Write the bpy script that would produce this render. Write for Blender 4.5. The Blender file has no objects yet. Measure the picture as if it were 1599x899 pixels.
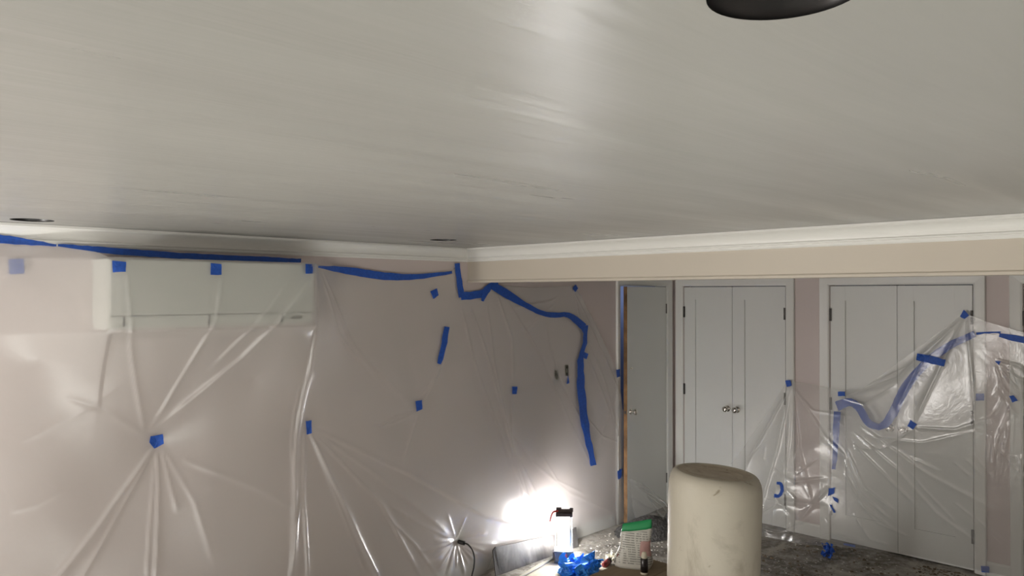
import bpy, bmesh, math, random
import numpy as np
from mathutils import Vector, Matrix
random.seed(7); np.random.seed(7)
S = bpy.context.scene
C = S.collection
PI = math.pi

# ------------------------------------------------------------------ camera, world, lights, exposure
H = 1.97                                   # eye height
cam_d = bpy.data.cameras.new('camera'); cam = bpy.data.objects.new('camera', cam_d); C.objects.link(cam)
cam_d.sensor_width = 36; cam_d.lens = 36 * 1200 / 1599; cam_d.clip_start = 0.02
cam.location = (0, 0, H)
cam.rotation_euler = (math.radians(90.406), 0, math.radians(-45))
S.camera = cam

w = bpy.data.worlds.new('world'); S.world = w; w.use_nodes = True
w.node_tree.nodes['Background'].inputs[0].default_value = (0.9, 0.95, 1, 1)
w.node_tree.nodes['Background'].inputs[1].default_value = 0.05

def lamp(name, loc, watt, col, r):
    d = bpy.data.lights.new(name, 'POINT'); d.energy = watt; d.color = col; d.shadow_soft_size = r
    o = bpy.data.objects.new(name, d); C.objects.link(o); o.location = loc
    return o
lamp('lamp_by_the_left_wall', (-0.75, 3.45, 1.35), 54, (1.0, 0.985, 0.95), 0.14)     # second work lamp, left of the frame
sd = bpy.data.lights.new('added_floor_bounce_fill', 'SPOT'); sd.energy = 640; sd.spot_size = math.radians(118); sd.spot_blend = 0.5; sd.shadow_soft_size = 0.08; sd.color = (0.90, 0.96, 1.0)
so = bpy.data.objects.new('added_floor_bounce_fill', sd); C.objects.link(so); so.location = (0.7, 0.6, 1.60)      # added fill spot, unseen: points straight down, its floor bounce lifts the room
TUBE = 66.0                               # radiance of the lantern's tubes

vs = S.view_settings
vs.view_transform = 'Standard'; vs.look = 'None'; vs.gamma = 1; vs.exposure = 1.1; vs.use_curve_mapping = False
S.cycles.transparent_max_bounces = 24
S.cycles.max_bounces = 8; S.cycles.diffuse_bounces = 4
S.cycles.use_denoising = True

# ------------------------------------------------------------------ the room's measures
YW, XW = 4.02, 6.16                        # wall with the plastic, wall with the closets
CEIL = 2.282
BX0, BX1, BZ = 3.58, 3.83, 2.047           # dropped beam
XB, YB = -1.6, -1.9                        # walls behind the camera
F, CX, HY, R2 = 1200.0, 799.5, 458.0, math.sqrt(2)

def ray(px, py):
    a = (px - CX) / F
    return (1 + a) / R2, (1 - a) / R2, -(py - HY) / F
def wl(px, py, off=0.0):                   # a point off metres in front of the left wall
    dx, dy, dz = ray(px, py); t = (YW - off) / dy
    return Vector((t * dx, YW - off, H + t * dz))
def wr(px, py, off=0.0):                   # same for the closet wall
    dx, dy, dz = ray(px, py); t = (XW - off) / dx
    return Vector((XW - off, t * dy, H + t * dz))
def fl(px, py, z=0.0):                     # a point at height z
    dx, dy, dz = ray(px, py); t = (z - H) / dz
    return Vector((t * dx, t * dy, z))

# ------------------------------------------------------------------ materials
def nodes(name):
    m = bpy.data.materials.new(name); m.use_nodes = True
    nt = m.node_tree
    return m, nt, nt.nodes['Principled BSDF']
def L(nt, a, b): nt.links.new(a, b)
def coords(nt, scale=(1, 1, 1), kind='Object'):
    tc = nt.nodes.new('ShaderNodeTexCoord'); mp = nt.nodes.new('ShaderNodeMapping')
    mp.inputs['Scale'].default_value = scale; L(nt, tc.outputs[kind], mp.inputs[0]); return mp.outputs[0]
def noise(nt, co, scale, detail=4, rough=0.55, dist=0.0):
    n = nt.nodes.new('ShaderNodeTexNoise'); L(nt, co, n.inputs['Vector'])
    n.inputs['Scale'].default_value = scale; n.inputs['Detail'].default_value = detail
    n.inputs['Roughness'].default_value = rough; n.inputs['Distortion'].default_value = dist
    return n.outputs[0]
def ramp(nt, fac, stops):
    r = nt.nodes.new('ShaderNodeValToRGB'); L(nt, fac, r.inputs[0])
    while len(r.color_ramp.elements) < len(stops): r.color_ramp.elements.new(0.5)
    for e, (p, c) in zip(r.color_ramp.elements, stops):
        e.position = p; e.color = (*c, 1) if len(c) == 3 else c
    return r.outputs[0]
def bump(nt, h, strength, dist, prev=None):
    b = nt.nodes.new('ShaderNodeBump'); L(nt, h, b.inputs['Height'])
    b.inputs['Strength'].default_value = strength; b.inputs['Distance'].default_value = dist
    if prev: L(nt, prev, b.inputs['Normal'])
    return b.outputs[0]
def paint(name, col, rough=0.5, var=0.06, nscale=6.0, metal=0.0, bs=0.0, bscale=60.0, spec=0.5):
    m, nt, p = nodes(name)
    co = coords(nt)
    n = noise(nt, co, nscale)
    L(nt, ramp(nt, n, [(0.3, [c * (1 - var) for c in col]), (0.7, [min(1, c * (1 + var)) for c in col])]), p.inputs['Base Color'])
    p.inputs['Roughness'].default_value = rough; p.inputs['Metallic'].default_value = metal
    p.inputs['Specular IOR Level'].default_value = spec
    if bs: L(nt, bump(nt, noise(nt, co, bscale), bs, 0.004), p.inputs['Normal'])
    return m

M = {}
M['pink'] = paint('pink wall paint', (0.66, 0.58, 0.555), 0.6, 0.02, 2, bs=0.15, bscale=90)
M['beam'] = paint('beige beam paint', (0.60, 0.545, 0.46), 0.5, 0.02, 2, bs=0.1)
M['trim'] = paint('white trim paint', (0.78, 0.78, 0.745), 0.35, 0.01, 3)
M['door'] = paint('white door paint', (0.75, 0.76, 0.735), 0.4, 0.012, 2)
M['slab'] = paint('grey white slab door paint', (0.80, 0.815, 0.79), 0.45, 0.015, 2)
M['wood'] = paint('raw brown door edge', (0.22, 0.12, 0.05), 0.7, 0.5, 9)
M['chrome'] = paint('polished metal', (0.72, 0.69, 0.64), 0.14, 0.02, 5, metal=1)
M['hinge'] = paint('dark bronze metal', (0.09, 0.085, 0.08), 0.4, 0.2, 30, metal=0.6)
M['dark'] = paint('dark void', (0.012, 0.011, 0.010), 0.9, 0.2, 4)
M['can'] = paint('black fixture metal', (0.012, 0.012, 0.012), 0.35, 0.2, 20)
M['ac'] = paint('white appliance plastic', (0.62, 0.635, 0.59), 0.35, 0.01, 3)
M['acdark'] = paint('dark seam', (0.05, 0.05, 0.05), 0.6, 0.1, 3)
M['blackrub'] = paint('black rubber', (0.012, 0.012, 0.012), 0.5, 0.1, 10)
M['greycord'] = paint('grey cable', (0.32, 0.31, 0.29), 0.5, 0.1, 10)
M['clip'] = paint('red plastic', (0.45, 0.03, 0.03), 0.4, 0.1, 10)
M['lampcap'] = paint('charcoal plastic', (0.05, 0.035, 0.035), 0.5, 0.1, 10)
M['lampbase'] = paint('slate plastic', (0.07, 0.07, 0.085), 0.45, 0.3, 30)
M['green'] = paint('green print', (0.02, 0.30, 0.10), 0.45, 0.05, 10)
M['pinkprint'] = paint('pink print', (0.55, 0.33, 0.30), 0.5, 0.12, 40)
M['bottle'] = paint('black glossy bottle', (0.012, 0.010, 0.010), 0.2, 0.1, 10)
M['cream'] = paint('cream plastic', (0.62, 0.58, 0.45), 0.45, 0.05, 10)
M['darkred'] = paint('dark red plastic', (0.22, 0.015, 0.015), 0.4, 0.3, 30)
M['plate'] = paint('white plate', (0.6, 0.58, 0.54), 0.4, 0.02, 5)
M['switchgrey'] = paint('grey green plate', (0.16, 0.16, 0.13), 0.5, 0.2, 30)
M['plategrey'] = paint('dull grey plate', (0.30, 0.29, 0.25), 0.5, 0.1, 30)
M['backroom'] = paint('blue grey wall beyond', (0.30, 0.36, 0.58), 0.7, 0.05, 4)

def m_ceiling():
    m, nt, p = nodes('fresh satin ceiling paint')
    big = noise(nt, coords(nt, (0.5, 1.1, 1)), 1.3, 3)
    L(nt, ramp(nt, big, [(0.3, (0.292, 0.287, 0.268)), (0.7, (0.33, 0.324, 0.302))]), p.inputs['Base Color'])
    st = noise(nt, coords(nt, (0.5, 4.0, 1)), 1.7, 4, 0.5, 0.3)      # roller strokes along the room
    fine = noise(nt, coords(nt, (1.0, 14.0, 1)), 3.0, 3, 0.5)
    L(nt, ramp(nt, st, [(0.3, (0.27,) * 3), (0.75, (0.40,) * 3)]), p.inputs['Roughness'])
    p.inputs['Specular IOR Level'].default_value = 0.5
    b1 = bump(nt, st, 0.26, 0.02); b2 = bump(nt, fine, 0.04, 0.01, b1)
    L(nt, b2, p.inputs['Normal'])
    return m
M['ceiling'] = m_ceiling()

def m_floor():
    m, nt, p = nodes('dusty demolished floor')
    co = coords(nt)
    n1 = noise(nt, co, 2.6, 8, 0.7, 0.6); n2 = noise(nt, co, 17, 8, 0.75, 0.3); n3 = noise(nt, coords(nt, (3, 1, 1)), 6, 5, 0.6)
    base = ramp(nt, n1, [(0.34, (0.07, 0.06, 0.05)), (0.48, (0.22, 0.20, 0.17)), (0.60, (0.46, 0.43, 0.375))])
    dust = ramp(nt, n2, [(0.46, (0, 0, 0)), (0.60, (1, 1, 1))])
    mx = nt.nodes.new('ShaderNodeMix'); mx.data_type = 'RGBA'
    mlt = nt.nodes.new('ShaderNodeMath'); mlt.operation = 'MULTIPLY'; L(nt, dust, mlt.inputs[0]); L(nt, ramp(nt, n3, [(0.35, (0.1,) * 3), (0.62, (0.9,) * 3)]), mlt.inputs[1])
    L(nt, mlt.outputs[0], mx.inputs[0]); L(nt, base, mx.inputs[6]); mx.inputs[7].default_value = (0.47, 0.45, 0.42, 1)
    L(nt, mx.outputs[2], p.inputs['Base Color']); p.inputs['Roughness'].default_value = 0.85
    L(nt, bump(nt, n2, 0.6, 0.015), p.inputs['Normal'])
    return m
M['floor'] = m_floor()

def m_rubble():
    m, nt, p = nodes('grey crushed rubble')
    n = noise(nt, coords(nt), 45, 6, 0.7)
    L(nt, ramp(nt, n, [(0.38, (0.07, 0.07, 0.068)), (0.58, (0.17, 0.165, 0.16)), (0.70, (0.5, 0.49, 0.47))]), p.inputs['Base Color'])
    p.inputs['Roughness'].default_value = 0.9
    L(nt, bump(nt, n, 1.0, 0.02), p.inputs['Normal'])
    return m
M['rubble'] = m_rubble()
M['chipw'] = paint('white plaster chips', (0.62, 0.60, 0.56), 0.85, 0.3, 20)
M['chipb'] = paint('brown chips', (0.16, 0.12, 0.08), 0.85, 0.6, 20)

def m_board():
    m, nt, p = nodes('scuffed black board')
    n = noise(nt, coords(nt, (2, 2, 0.8)), 4, 6, 0.65, 0.4)
    L(nt, ramp(nt, n, [(0.35, (0.035, 0.032, 0.032)), (0.7, (0.15, 0.14, 0.135))]), p.inputs['Base Color'])
    p.inputs['Roughness'].default_value = 0.5
    return m
M['board'] = m_board()

def m_drum():
    m, nt, p = nodes('scuffed cream drum plastic')
    co = coords(nt); n = noise(nt, coords(nt, (1, 1, 0.5)), 3.5, 8, 0.65, 0.6); n2 = noise(nt, co, 12, 6, 0.7, 0.8)
    c1 = ramp(nt, n, [(0.32, (0.31, 0.275, 0.215)), (0.47, (0.48, 0.445, 0.365)), (0.75, (0.51, 0.475, 0.395))])
    st = ramp(nt, n2, [(0.29, (0.45, 0.38, 0.30)), (0.36, (1, 1, 1))])
    mx = nt.nodes.new('ShaderNodeMix'); mx.data_type = 'RGBA'; mx.blend_type = 'MULTIPLY'; mx.inputs[0].default_value = 0.8
    L(nt, c1, mx.inputs[6]); L(nt, st, mx.inputs[7]); L(nt, mx.outputs[2], p.inputs['Base Color'])
    p.inputs['Roughness'].default_value = 0.5
    L(nt, bump(nt, n2, 0.15, 0.01), p.inputs['Normal'])
    return m
M['drum'] = m_drum()
def m_drumtop():
    m, nt, p = nodes('stained drum end')
    n2 = noise(nt, coords(nt), 9, 8, 0.7, 1.2)
    L(nt, ramp(nt, n2, [(0.32, (0.16, 0.10, 0.06)), (0.42, (0.42, 0.35, 0.265)), (0.62, (0.52, 0.46, 0.36))]), p.inputs['Base Color'])
    p.inputs['Roughness'].default_value = 0.55
    return m
M['drumtop'] = m_drumtop()

def m_tape(name, c, transl=0.0):
    m, nt, p = nodes(name)
    n = noise(nt, coords(nt), 60, 3)
    L(nt, ramp(nt, n, [(0.3, [x * 0.85 for x in c]), (0.7, [min(1, x * 1.12) for x in c])]), p.inputs['Base Color'])
    p.inputs['Roughness'].default_value = 0.55
    L(nt, bump(nt, noise(nt, coords(nt), 130, 2), 0.25, 0.002), p.inputs['Normal'])
    return m
M['tape'] = m_tape('blue masking tape', (0.018, 0.095, 0.47))
M['tapel'] = m_tape('light blue crumpled tape', (0.05, 0.32, 0.88))

def m_card(name, c):
    m, nt, p = nodes(name)
    n = noise(nt, coords(nt, (1, 6, 6)), 8, 5)
    L(nt, ramp(nt, n, [(0.3, [x * 0.85 for x in c]), (0.7, [x * 1.1 for x in c])]), p.inputs['Base Color'])
    p.inputs['Roughness'].default_value = 0.8
    return m
M['card'] = m_card('brown cardboard', (0.27, 0.205, 0.13))
M['cardlight'] = m_card('dusty pale cardboard', (0.46, 0.42, 0.34))

def m_plastic(name, haze, gloss, rough, bs):
    m = bpy.data.materials.new(name); m.use_nodes = True; nt = m.node_tree; nt.nodes.clear()
    out = nt.nodes.new('ShaderNodeOutputMaterial')
    co = coords(nt)
    n1 = noise(nt, co, 9, 5, 0.6, 0.8); n2 = noise(nt, co, 55, 3, 0.5, 0.4)
    nb = bump(nt, n2, bs * 0.6, 0.004, bump(nt, n1, bs, 0.02))
    tr = nt.nodes.new('ShaderNodeBsdfTransparent'); tr.inputs[0].default_value = (0.96, 0.96, 0.955, 1)
    df = nt.nodes.new('ShaderNodeBsdfDiffuse'); df.inputs[0].default_value = (0.90, 0.895, 0.88, 1); L(nt, nb, df.inputs['Normal'])
    tl = nt.nodes.new('ShaderNodeBsdfTranslucent'); tl.inputs[0].default_value = (0.90, 0.895, 0.88, 1)
    dm = nt.nodes.new('ShaderNodeMixShader'); dm.inputs[0].default_value = 0.45; L(nt, df.outputs[0], dm.inputs[1]); L(nt, tl.outputs[0], dm.inputs[2])
    gl = nt.nodes.new('ShaderNodeBsdfGlossy'); gl.inputs['Roughness'].default_value = rough; gl.inputs[0].default_value = (1, 1, 1, 1); L(nt, nb, gl.inputs['Normal'])
    lw = nt.nodes.new('ShaderNodeLayerWeight'); lw.inputs[0].default_value = 0.35
    def mr(lo, hi):
        r = nt.nodes.new('ShaderNodeMapRange'); r.inputs[3].default_value = lo; r.inputs[4].default_value = hi
        L(nt, lw.outputs['Facing'], r.inputs[0]); return r.outputs[0]
    m1 = nt.nodes.new('ShaderNodeMixShader'); L(nt, mr(haze, min(0.95, haze + 0.30)), m1.inputs[0]); L(nt, tr.outputs[0], m1.inputs[1]); L(nt, dm.outputs[0], m1.inputs[2])
    m2 = nt.nodes.new('ShaderNodeMixShader'); L(nt, mr(gloss, gloss * 4.0), m2.inputs[0]); L(nt, m1.outputs[0], m2.inputs[1]); L(nt, gl.outputs[0], m2.inputs[2])
    L(nt, m2.outputs[0], out.inputs[0])
    return m
M['plastic'] = m_plastic('milky plastic film', 0.32, 0.075, 0.26, 0.09)
M['plasticr'] = m_plastic('clear plastic film', 0.18, 0.07, 0.22, 0.13)
M['plasticb'] = m_plastic('thin clear plastic film', 0.07, 0.0, 0.30, 0.08)

def m_cover():
    m = bpy.data.materials.new('clear lamp cover'); m.use_nodes = True; nt = m.node_tree; nt.nodes.clear()
    out = nt.nodes.new('ShaderNodeOutputMaterial'); tr = nt.nodes.new('ShaderNodeBsdfTransparent'); gl = nt.nodes.new('ShaderNodeBsdfGlossy')
    n = noise(nt, coords(nt), 20); gl.inputs['Roughness'].default_value = 0.1; L(nt, ramp(nt, n, [(0, (0.9,) * 3), (1, (1,) * 3)]), gl.inputs[0])
    mx = nt.nodes.new('ShaderNodeMixShader'); mx.inputs[0].default_value = 0.05
    L(nt, tr.outputs[0], mx.inputs[1]); L(nt, gl.outputs[0], mx.inputs[2]); L(nt, mx.outputs[0], out.inputs[0]); return m
M['cover'] = m_cover()
def m_tube():
    m = bpy.data.materials.new('lit tube'); m.use_nodes = True; nt = m.node_tree; nt.nodes.clear()
    out = nt.nodes.new('ShaderNodeOutputMaterial'); e = nt.nodes.new('ShaderNodeEmission')
    e.inputs[0].default_value = (1.0, 0.985, 0.965, 1); e.inputs[1].default_value = TUBE; L(nt, e.outputs[0], out.inputs[0]); return m
M['tube'] = m_tube()

def m_print():
    m, nt, p = nodes('bag with rows of print')
    wv = nt.nodes.new('ShaderNodeTexWave'); wv.bands_direction = 'Z'; wv.inputs['Scale'].default_value = 26; wv.inputs['Distortion'].default_value = 0.6
    L(nt, coords(nt), wv.inputs['Vector'])
    words = noise(nt, coords(nt, (60, 60, 9)), 1.0, 2)
    ml = nt.nodes.new('ShaderNodeMath'); ml.operation = 'MULTIPLY'
    L(nt, ramp(nt, wv.outputs[0], [(0.45, (0,) * 3), (0.6, (1,) * 3)]), ml.inputs[0]); L(nt, ramp(nt, words, [(0.42, (0,) * 3), (0.5, (1,) * 3)]), ml.inputs[1])
    mx = nt.nodes.new('ShaderNodeMix'); mx.data_type = 'RGBA'; L(nt, ml.outputs[0], mx.inputs[0])
    mx.inputs[6].default_value = (0.60, 0.59, 0.53, 1); mx.inputs[7].default_value = (0.27, 0.27, 0.24, 1)
    L(nt, mx.outputs[2], p.inputs['Base Color']); p.inputs['Roughness'].default_value = 0.4
    return m
M['print'] = m_print()
M['bag'] = paint('white paper bag', (0.60, 0.59, 0.53), 0.4, 0.03, 10)

# ------------------------------------------------------------------ builders
def link(name, me, mat, parent=None, smooth=False):
    o = bpy.data.objects.new(name, me); C.objects.link(o)
    if mat: me.materials.append(M[mat] if isinstance(mat, str) else mat)
    if parent: o.parent = parent
    if smooth:
        for p in me.polygons: p.use_smooth = True
    return o
def obj(name, bm, mat, parent=None, smooth=False):
    bmesh.ops.recalc_face_normals(bm, faces=bm.faces)
    me = bpy.data.meshes.new(name); bm.to_mesh(me); bm.free()
    return link(name, me, mat, parent, smooth)
def pyobj(name, v, f, mat, parent=None, smooth=False):
    me = bpy.data.meshes.new(name); me.from_pydata([tuple(x) for x in v], [], f); me.update()
    return link(name, me, mat, parent, smooth)
def empty(name, loc=(0, 0, 0), rz=0.0):
    o = bpy.data.objects.new(name, None); C.objects.link(o); o.location = loc; o.rotation_euler.z = rz; return o
def tag(o, label=None, cat=None, group=None, kind=None):
    if label: o['label'] = label
    if cat: o['category'] = cat
    if group: o['group'] = group
    if kind: o['kind'] = kind
    return o
def box(bm, x0, x1, y0, y1, z0, z1, bev=0.0):
    r = bmesh.ops.create_cube(bm, size=1)
    for v in r['verts']:
        v.co = Vector(((x0 + x1) / 2 + v.co.x * (x1 - x0), (y0 + y1) / 2 + v.co.y * (y1 - y0), (z0 + z1) / 2 + v.co.z * (z1 - z0)))
    if bev:
        es = list({e for v in r['verts'] for e in v.link_edges})
        bmesh.ops.bevel(bm, geom=es, offset=bev, segments=2, affect='EDGES', profile=0.7)
    return bm
def nb(): return bmesh.new()
def boxo(name, dims, mat, parent=None, bev=0.0):
    return obj(name, box(nb(), *dims, bev=bev), mat, parent)
def lathe(bm, prof, n=32, mtx=None, closed_top=True):
    rings = []
    for r, z in prof:
        if r < 1e-6: rings.append([bm.verts.new((0, 0, z))])
        else: rings.append([bm.verts.new((r * math.cos(2 * PI * i / n), r * math.sin(2 * PI * i / n), z)) for i in range(n)])
    for a, b in zip(rings, rings[1:]):
        for i in range(n):
            j = (i + 1) % n
            if len(a) == 1 and len(b) == 1: continue
            if len(a) == 1: bm.faces.new((a[0], b[i], b[j]))
            elif len(b) == 1: bm.faces.new((a[i], a[j], b[0]))
            else: bm.faces.new((a[i], a[j], b[j], b[i]))
    if mtx:
        vs_ = [v for r in rings for v in r]
        bmesh.ops.transform(bm, matrix=mtx, verts=vs_)
    return bm
def tube(bm, pts, r, n=10):
    pts = [Vector(p) for p in pts]; rings = []
    for i, p in enumerate(pts):
        d = (pts[min(i + 1, len(pts) - 1)] - pts[max(i - 1, 0)]).normalized()
        u = d.cross(Vector((0, 0, 1)))
        if u.length < 1e-3: u = d.cross(Vector((1, 0, 0)))
        u.normalize(); v = d.cross(u)
        rings.append([bm.verts.new(p + r * (math.cos(2 * PI * k / n) * u + math.sin(2 * PI * k / n) * v)) for k in range(n)])
    for a, b in zip(rings, rings[1:]):
        for k in range(n): bm.faces.new((a[k], a[(k + 1) % n], b[(k + 1) % n], b[k]))
    bm.faces.new(rings[0]); bm.faces.new(rings[-1][::-1])
    return bm
def catmull(pts, k=8):
    P = [np.array(p, float) for p in pts]; P = [2 * P[0] - P[1]] + P + [2 * P[-1] - P[-2]]; out = []
    for i in range(1, len(P) - 2):
        for s in range(k):
            t = s / k; a, b, c, d = P[i - 1:i + 3]
            out.append(0.5 * (2 * b + (c - a) * t + (2 * a - 5 * b + 4 * c - d) * t * t + (3 * b - a - 3 * c + d) * t ** 3))
    out.append(P[-2]); return out
def prism(bm, prof, axis, a0, a1):          # profile of (p, z) swept along an axis; p is the other horizontal axis
    def pt(p, z, a): return (a, p, z) if axis == 'x' else (p, a, z)
    A = [bm.verts.new(pt(p, z, a0)) for p, z in prof]; B = [bm.verts.new(pt(p, z, a1)) for p, z in prof]
    n = len(prof)
    for i in range(n): bm.faces.new((A[i], A[(i + 1) % n], B[(i + 1) % n], B[i]))
    bm.faces.new(A); bm.faces.new(B[::-1]); return bm

# ------------------------------------------------------------------ the setting
def struct(o): o['kind'] = 'structure'; return o
struct(boxo('floor', (XB, XW + 1.2, YB, YW + 1.2, -0.05, 0), 'floor'))

# ceiling with real round cut-outs for the pot lights
HOLES = []
def hole_centre(px, py, r, back):
    c = fl(px, py, CEIL)
    d = Vector((c.x, c.y, 0)).normalized() * back
    return (c.x - d.x, c.y - d.y, r)
HOLES.append(hole_centre(1226, 28.5, 0.079, 0.079))
HOLES.append(hole_centre(50, 343.5, 0.082, 0.0))
HOLES.append(hole_centre(692, 374.5, 0.078, 0.0))
bm = nb()
NX, NY = 48, 48
def ring(cx, cy, r, n): return [(cx + r * math.cos(2 * PI * i / n), cy + r * math.sin(2 * PI * i / n)) for i in range(n)]
edges = []
def loop(pts):
    vv = [bm.verts.new((x, y, CEIL)) for x, y in pts]
    for i in range(len(vv)): edges.append(bm.edges.new((vv[i], vv[(i + 1) % len(vv)])))
loop([(XB, YB), (XW + 0.1, YB), (XW + 0.1, YW + 0.1), (XB, YW + 0.1)])
for cx, cy, r in HOLES: loop(ring(cx, cy, r, 48))
bmesh.ops.triangle_fill(bm, use_beauty=True, use_dissolve=False, edges=edges)
bad = [f for f in bm.faces if any((f.calc_center_median().xy - Vector((cx, cy))).length < r * 0.97 for cx, cy, r in HOLES)]
bmesh.ops.delete(bm, geom=bad, context='FACES_ONLY')
struct(obj('ceiling', bm, 'ceiling'))
CAN_L = ['large black pot light opening at the top edge of the photo', 'pot light opening near the left frame edge above the crown moulding', 'thin sliver of a pot light opening near the beam corner']
for (cx, cy, r), lab in zip(HOLES, CAN_L):
    t = tag(empty('recessed_light', (cx, cy, CEIL)), lab, 'recessed light', 'pot light openings in the ceiling')
    obj('housing', lathe(nb(), [(r + 0.0005, 0.0), (r + 0.0005, 0.012), (r - 0.006, 0.016), (r - 0.006, 0.13), (r * 0.4, 0.15), (0, 0.15)], 40), 'can', t, True)
    obj('socket', lathe(nb(), [(0, 0.075), (0.018, 0.075), (0.022, 0.085), (0.022, 0.149)], 16), 'hinge', t, True)
    bmr = nb(); lathe(bmr, [(r - 0.0062, 0.05), (r - 0.012, 0.053), (r - 0.0062, 0.056)], 40)
    obj('retaining_ring', bmr, 'hinge', t, True)

# wall with the plastic sheet: a doorway near its right end
DX0, DX1, DZ = 5.33, 6.035, 2.035
bm = nb(); box(bm, XB, DX0 - 0.012, YW, YW + 0.12, 0, CEIL); box(bm, DX0 - 0.012, DX1 + 0.012, YW, YW + 0.12, DZ + 0.012, CEIL); box(bm, DX1 + 0.012, XW + 0.12, YW, YW + 0.12, 0, CEIL)
struct(obj('wall_left', bm, 'pink'))
# closet wall with three double-door openings
def yr(px, off=0.0): return wr(px, 450, off).y
D1 = (yr(1068), yr(1227)); D2 = (yr(1296), yr(1519.5)); D3 = (yr(1598), yr(1598) - 1.0)
DT = 2.032
bm = nb(); ys = [YW + 0.12, D1[0], D1[1], D2[0], D2[1], D3[0], D3[1], YB]
for i in range(0, 8, 2): box(bm, XW, XW + 0.12, ys[i + 1], ys[i], 0, CEIL)
for a, b in (D1, D2, D3): box(bm, XW, XW + 0.12, b, a, DT + 0.004, CEIL)
struct(obj('wall_right', bm, 'pink'))
bm = nb()
for a, b in (D1, D2, D3): box(bm, XW + 0.115, XW + 0.12, b, a, 0, DT)
struct(obj('wall_closet_back', bm, 'dark'))
struct(boxo('wall_back', (XB - 0.1, XB, YB, YW, 0, CEIL), 'pink'))
struct(boxo('wall_side', (XB, XW, YB - 0.1, YB, 0, CEIL), 'pink'))
# room beyond the doorway
bm = nb(); box(bm, DX0 - 0.7, XW + 0.1, YW + 1.0, YW + 1.05, 0, CEIL); box(bm, XW + 0.1, XW + 0.15, YW + 0.12, YW + 1.0, 0, CEIL); box(bm, DX0 - 0.75, DX0 - 0.7, YW + 0.12, YW + 1.0, 0, CEIL)
struct(obj('wall_beyond', bm, 'backroom'))

# dropped beam
bm = nb(); box(bm, BX0, BX1, YB, YW, BZ, CEIL - 0.0005)
beam = struct(obj('ceiling_beam', bm, 'beam'))
bm = nb(); prism(bm, [(BX0 - 0.006, BZ - 0.002), (BX0 + 0.02, BZ - 0.002), (BX0 + 0.02, BZ + 0.016), (BX0 - 0.001, BZ + 0.016), (BX0 - 0.006, BZ + 0.010)], 'y', YB, YW)
obj('edge_bead', bm, 'beam', beam)

# crown mouldings
def crown_prof(face, out):                  # out: +1/-1 direction away from the wall
    pr = [(0.0, -0.001), (0.074, -0.001), (0.074, -0.012), (0.068, -0.015)]
    for k in range(9):
        t = k / 8; pr.append((0.066 - 0.046 * math.sin(t * PI / 2) , -0.017 - 0.045 * (1 - math.cos(t * PI / 2))))
    pr += [(0.020, -0.064), (0.024, -0.068), (0.024, -0.074), (0.014, -0.077), (0.014, -0.086), (0.010, -0.092), (0.0, -0.093)]
    return [(face + out * p, CEIL + z) for p, z in pr]
struct(obj('trim_1', prism(nb(), crown_prof(YW, -1), 'x', XB, BX0), 'trim'))
struct(obj('trim_2', prism(nb(), crown_prof(BX0, -1), 'y', YB, YW), 'trim'))
struct(obj('trim_3', prism(nb(), crown_prof(XW, -1), 'y', YB, YW), 'trim'))
# baseboards
for i, (a, b) in enumerate(((D1[1] - 0.075, D2[0] + 0.075), (D2[1] - 0.075, D3[0] + 0.075))):
    struct(obj('baseboard_right', prism(nb(), [(XW, 0), (XW - 0.014, 0), (XW - 0.014, 0.085), (XW - 0.008, 0.10), (XW, 0.10)], 'y', b, a), 'trim'))
struct(obj('baseboard_left', prism(nb(), [(YW, 0), (YW - 0.014, 0), (YW - 0.014, 0.085), (YW - 0.008, 0.10), (YW, 0.10)], 'x', XB, DX0 - 0.09), 'trim'))

# ---- doors
def casing_prof(wd=0.075): return [(0, 0), (0, 0.012), (0.012, 0.018), (0.05, 0.021), (wd - 0.004, 0.024), (wd, 0.018), (wd, 0)]
def casing_bar(bm, p0, p1, inn, nrm, m0=0, m1=0, wd=0.075):
    """bar from p0 to p1; profile grows along inn (away from the opening), thickness along nrm; m0/m1 mitre"""
    p0, p1, inn, nrm = map(Vector, (p0, p1, inn, nrm)); d = (p1 - p0).normalized()
    A, B = [], []
    for q, h in casing_prof(wd):
        A.append(bm.verts.new(p0 + inn * q + nrm * h - d * q * m0)); B.append(bm.verts.new(p1 + inn * q + nrm * h + d * q * m1))
    n = len(A)
    for i in range(n): bm.faces.new((A[i], A[(i + 1) % n], B[(i + 1) % n], B[i]))
    bm.faces.new(A); bm.faces.new(B[::-1])
def knob(parent, loc, axis):
    bmk = nb()
    rot = Vector((0, 0, 1)).rotation_difference(Vector(axis)).to_matrix().to_4x4()
    lathe(bmk, [(0, 0), (0.027, 0), (0.028, 0.003), (0.022, 0.007), (0.011, 0.009), (0.0095, 0.022), (0.013, 0.028), (0.022, 0.034), (0.0265, 0.042), (0.0255, 0.052), (0.018, 0.060), (0.008, 0.063), (0, 0.0635)], 24, Matrix.Translation(loc) @ rot)
    return obj('knob', bmk, 'chrome', parent, True)
def hinge(parent, loc):
    bmk = nb(); x, y, z = loc
    for k in range(3):
        lathe(bmk, [(0, -0.016), (0.0055, -0.016), (0.0055, 0.016), (0, 0.016)], 12, Matrix.Translation((x, y, z + (k - 1) * 0.033)))
    box(bmk, x + 0.001, x + 0.004, y - 0.014, y + 0.014, z - 0.05, z + 0.05)
    return obj('hinge', bmk, 'hinge', parent)
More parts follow.
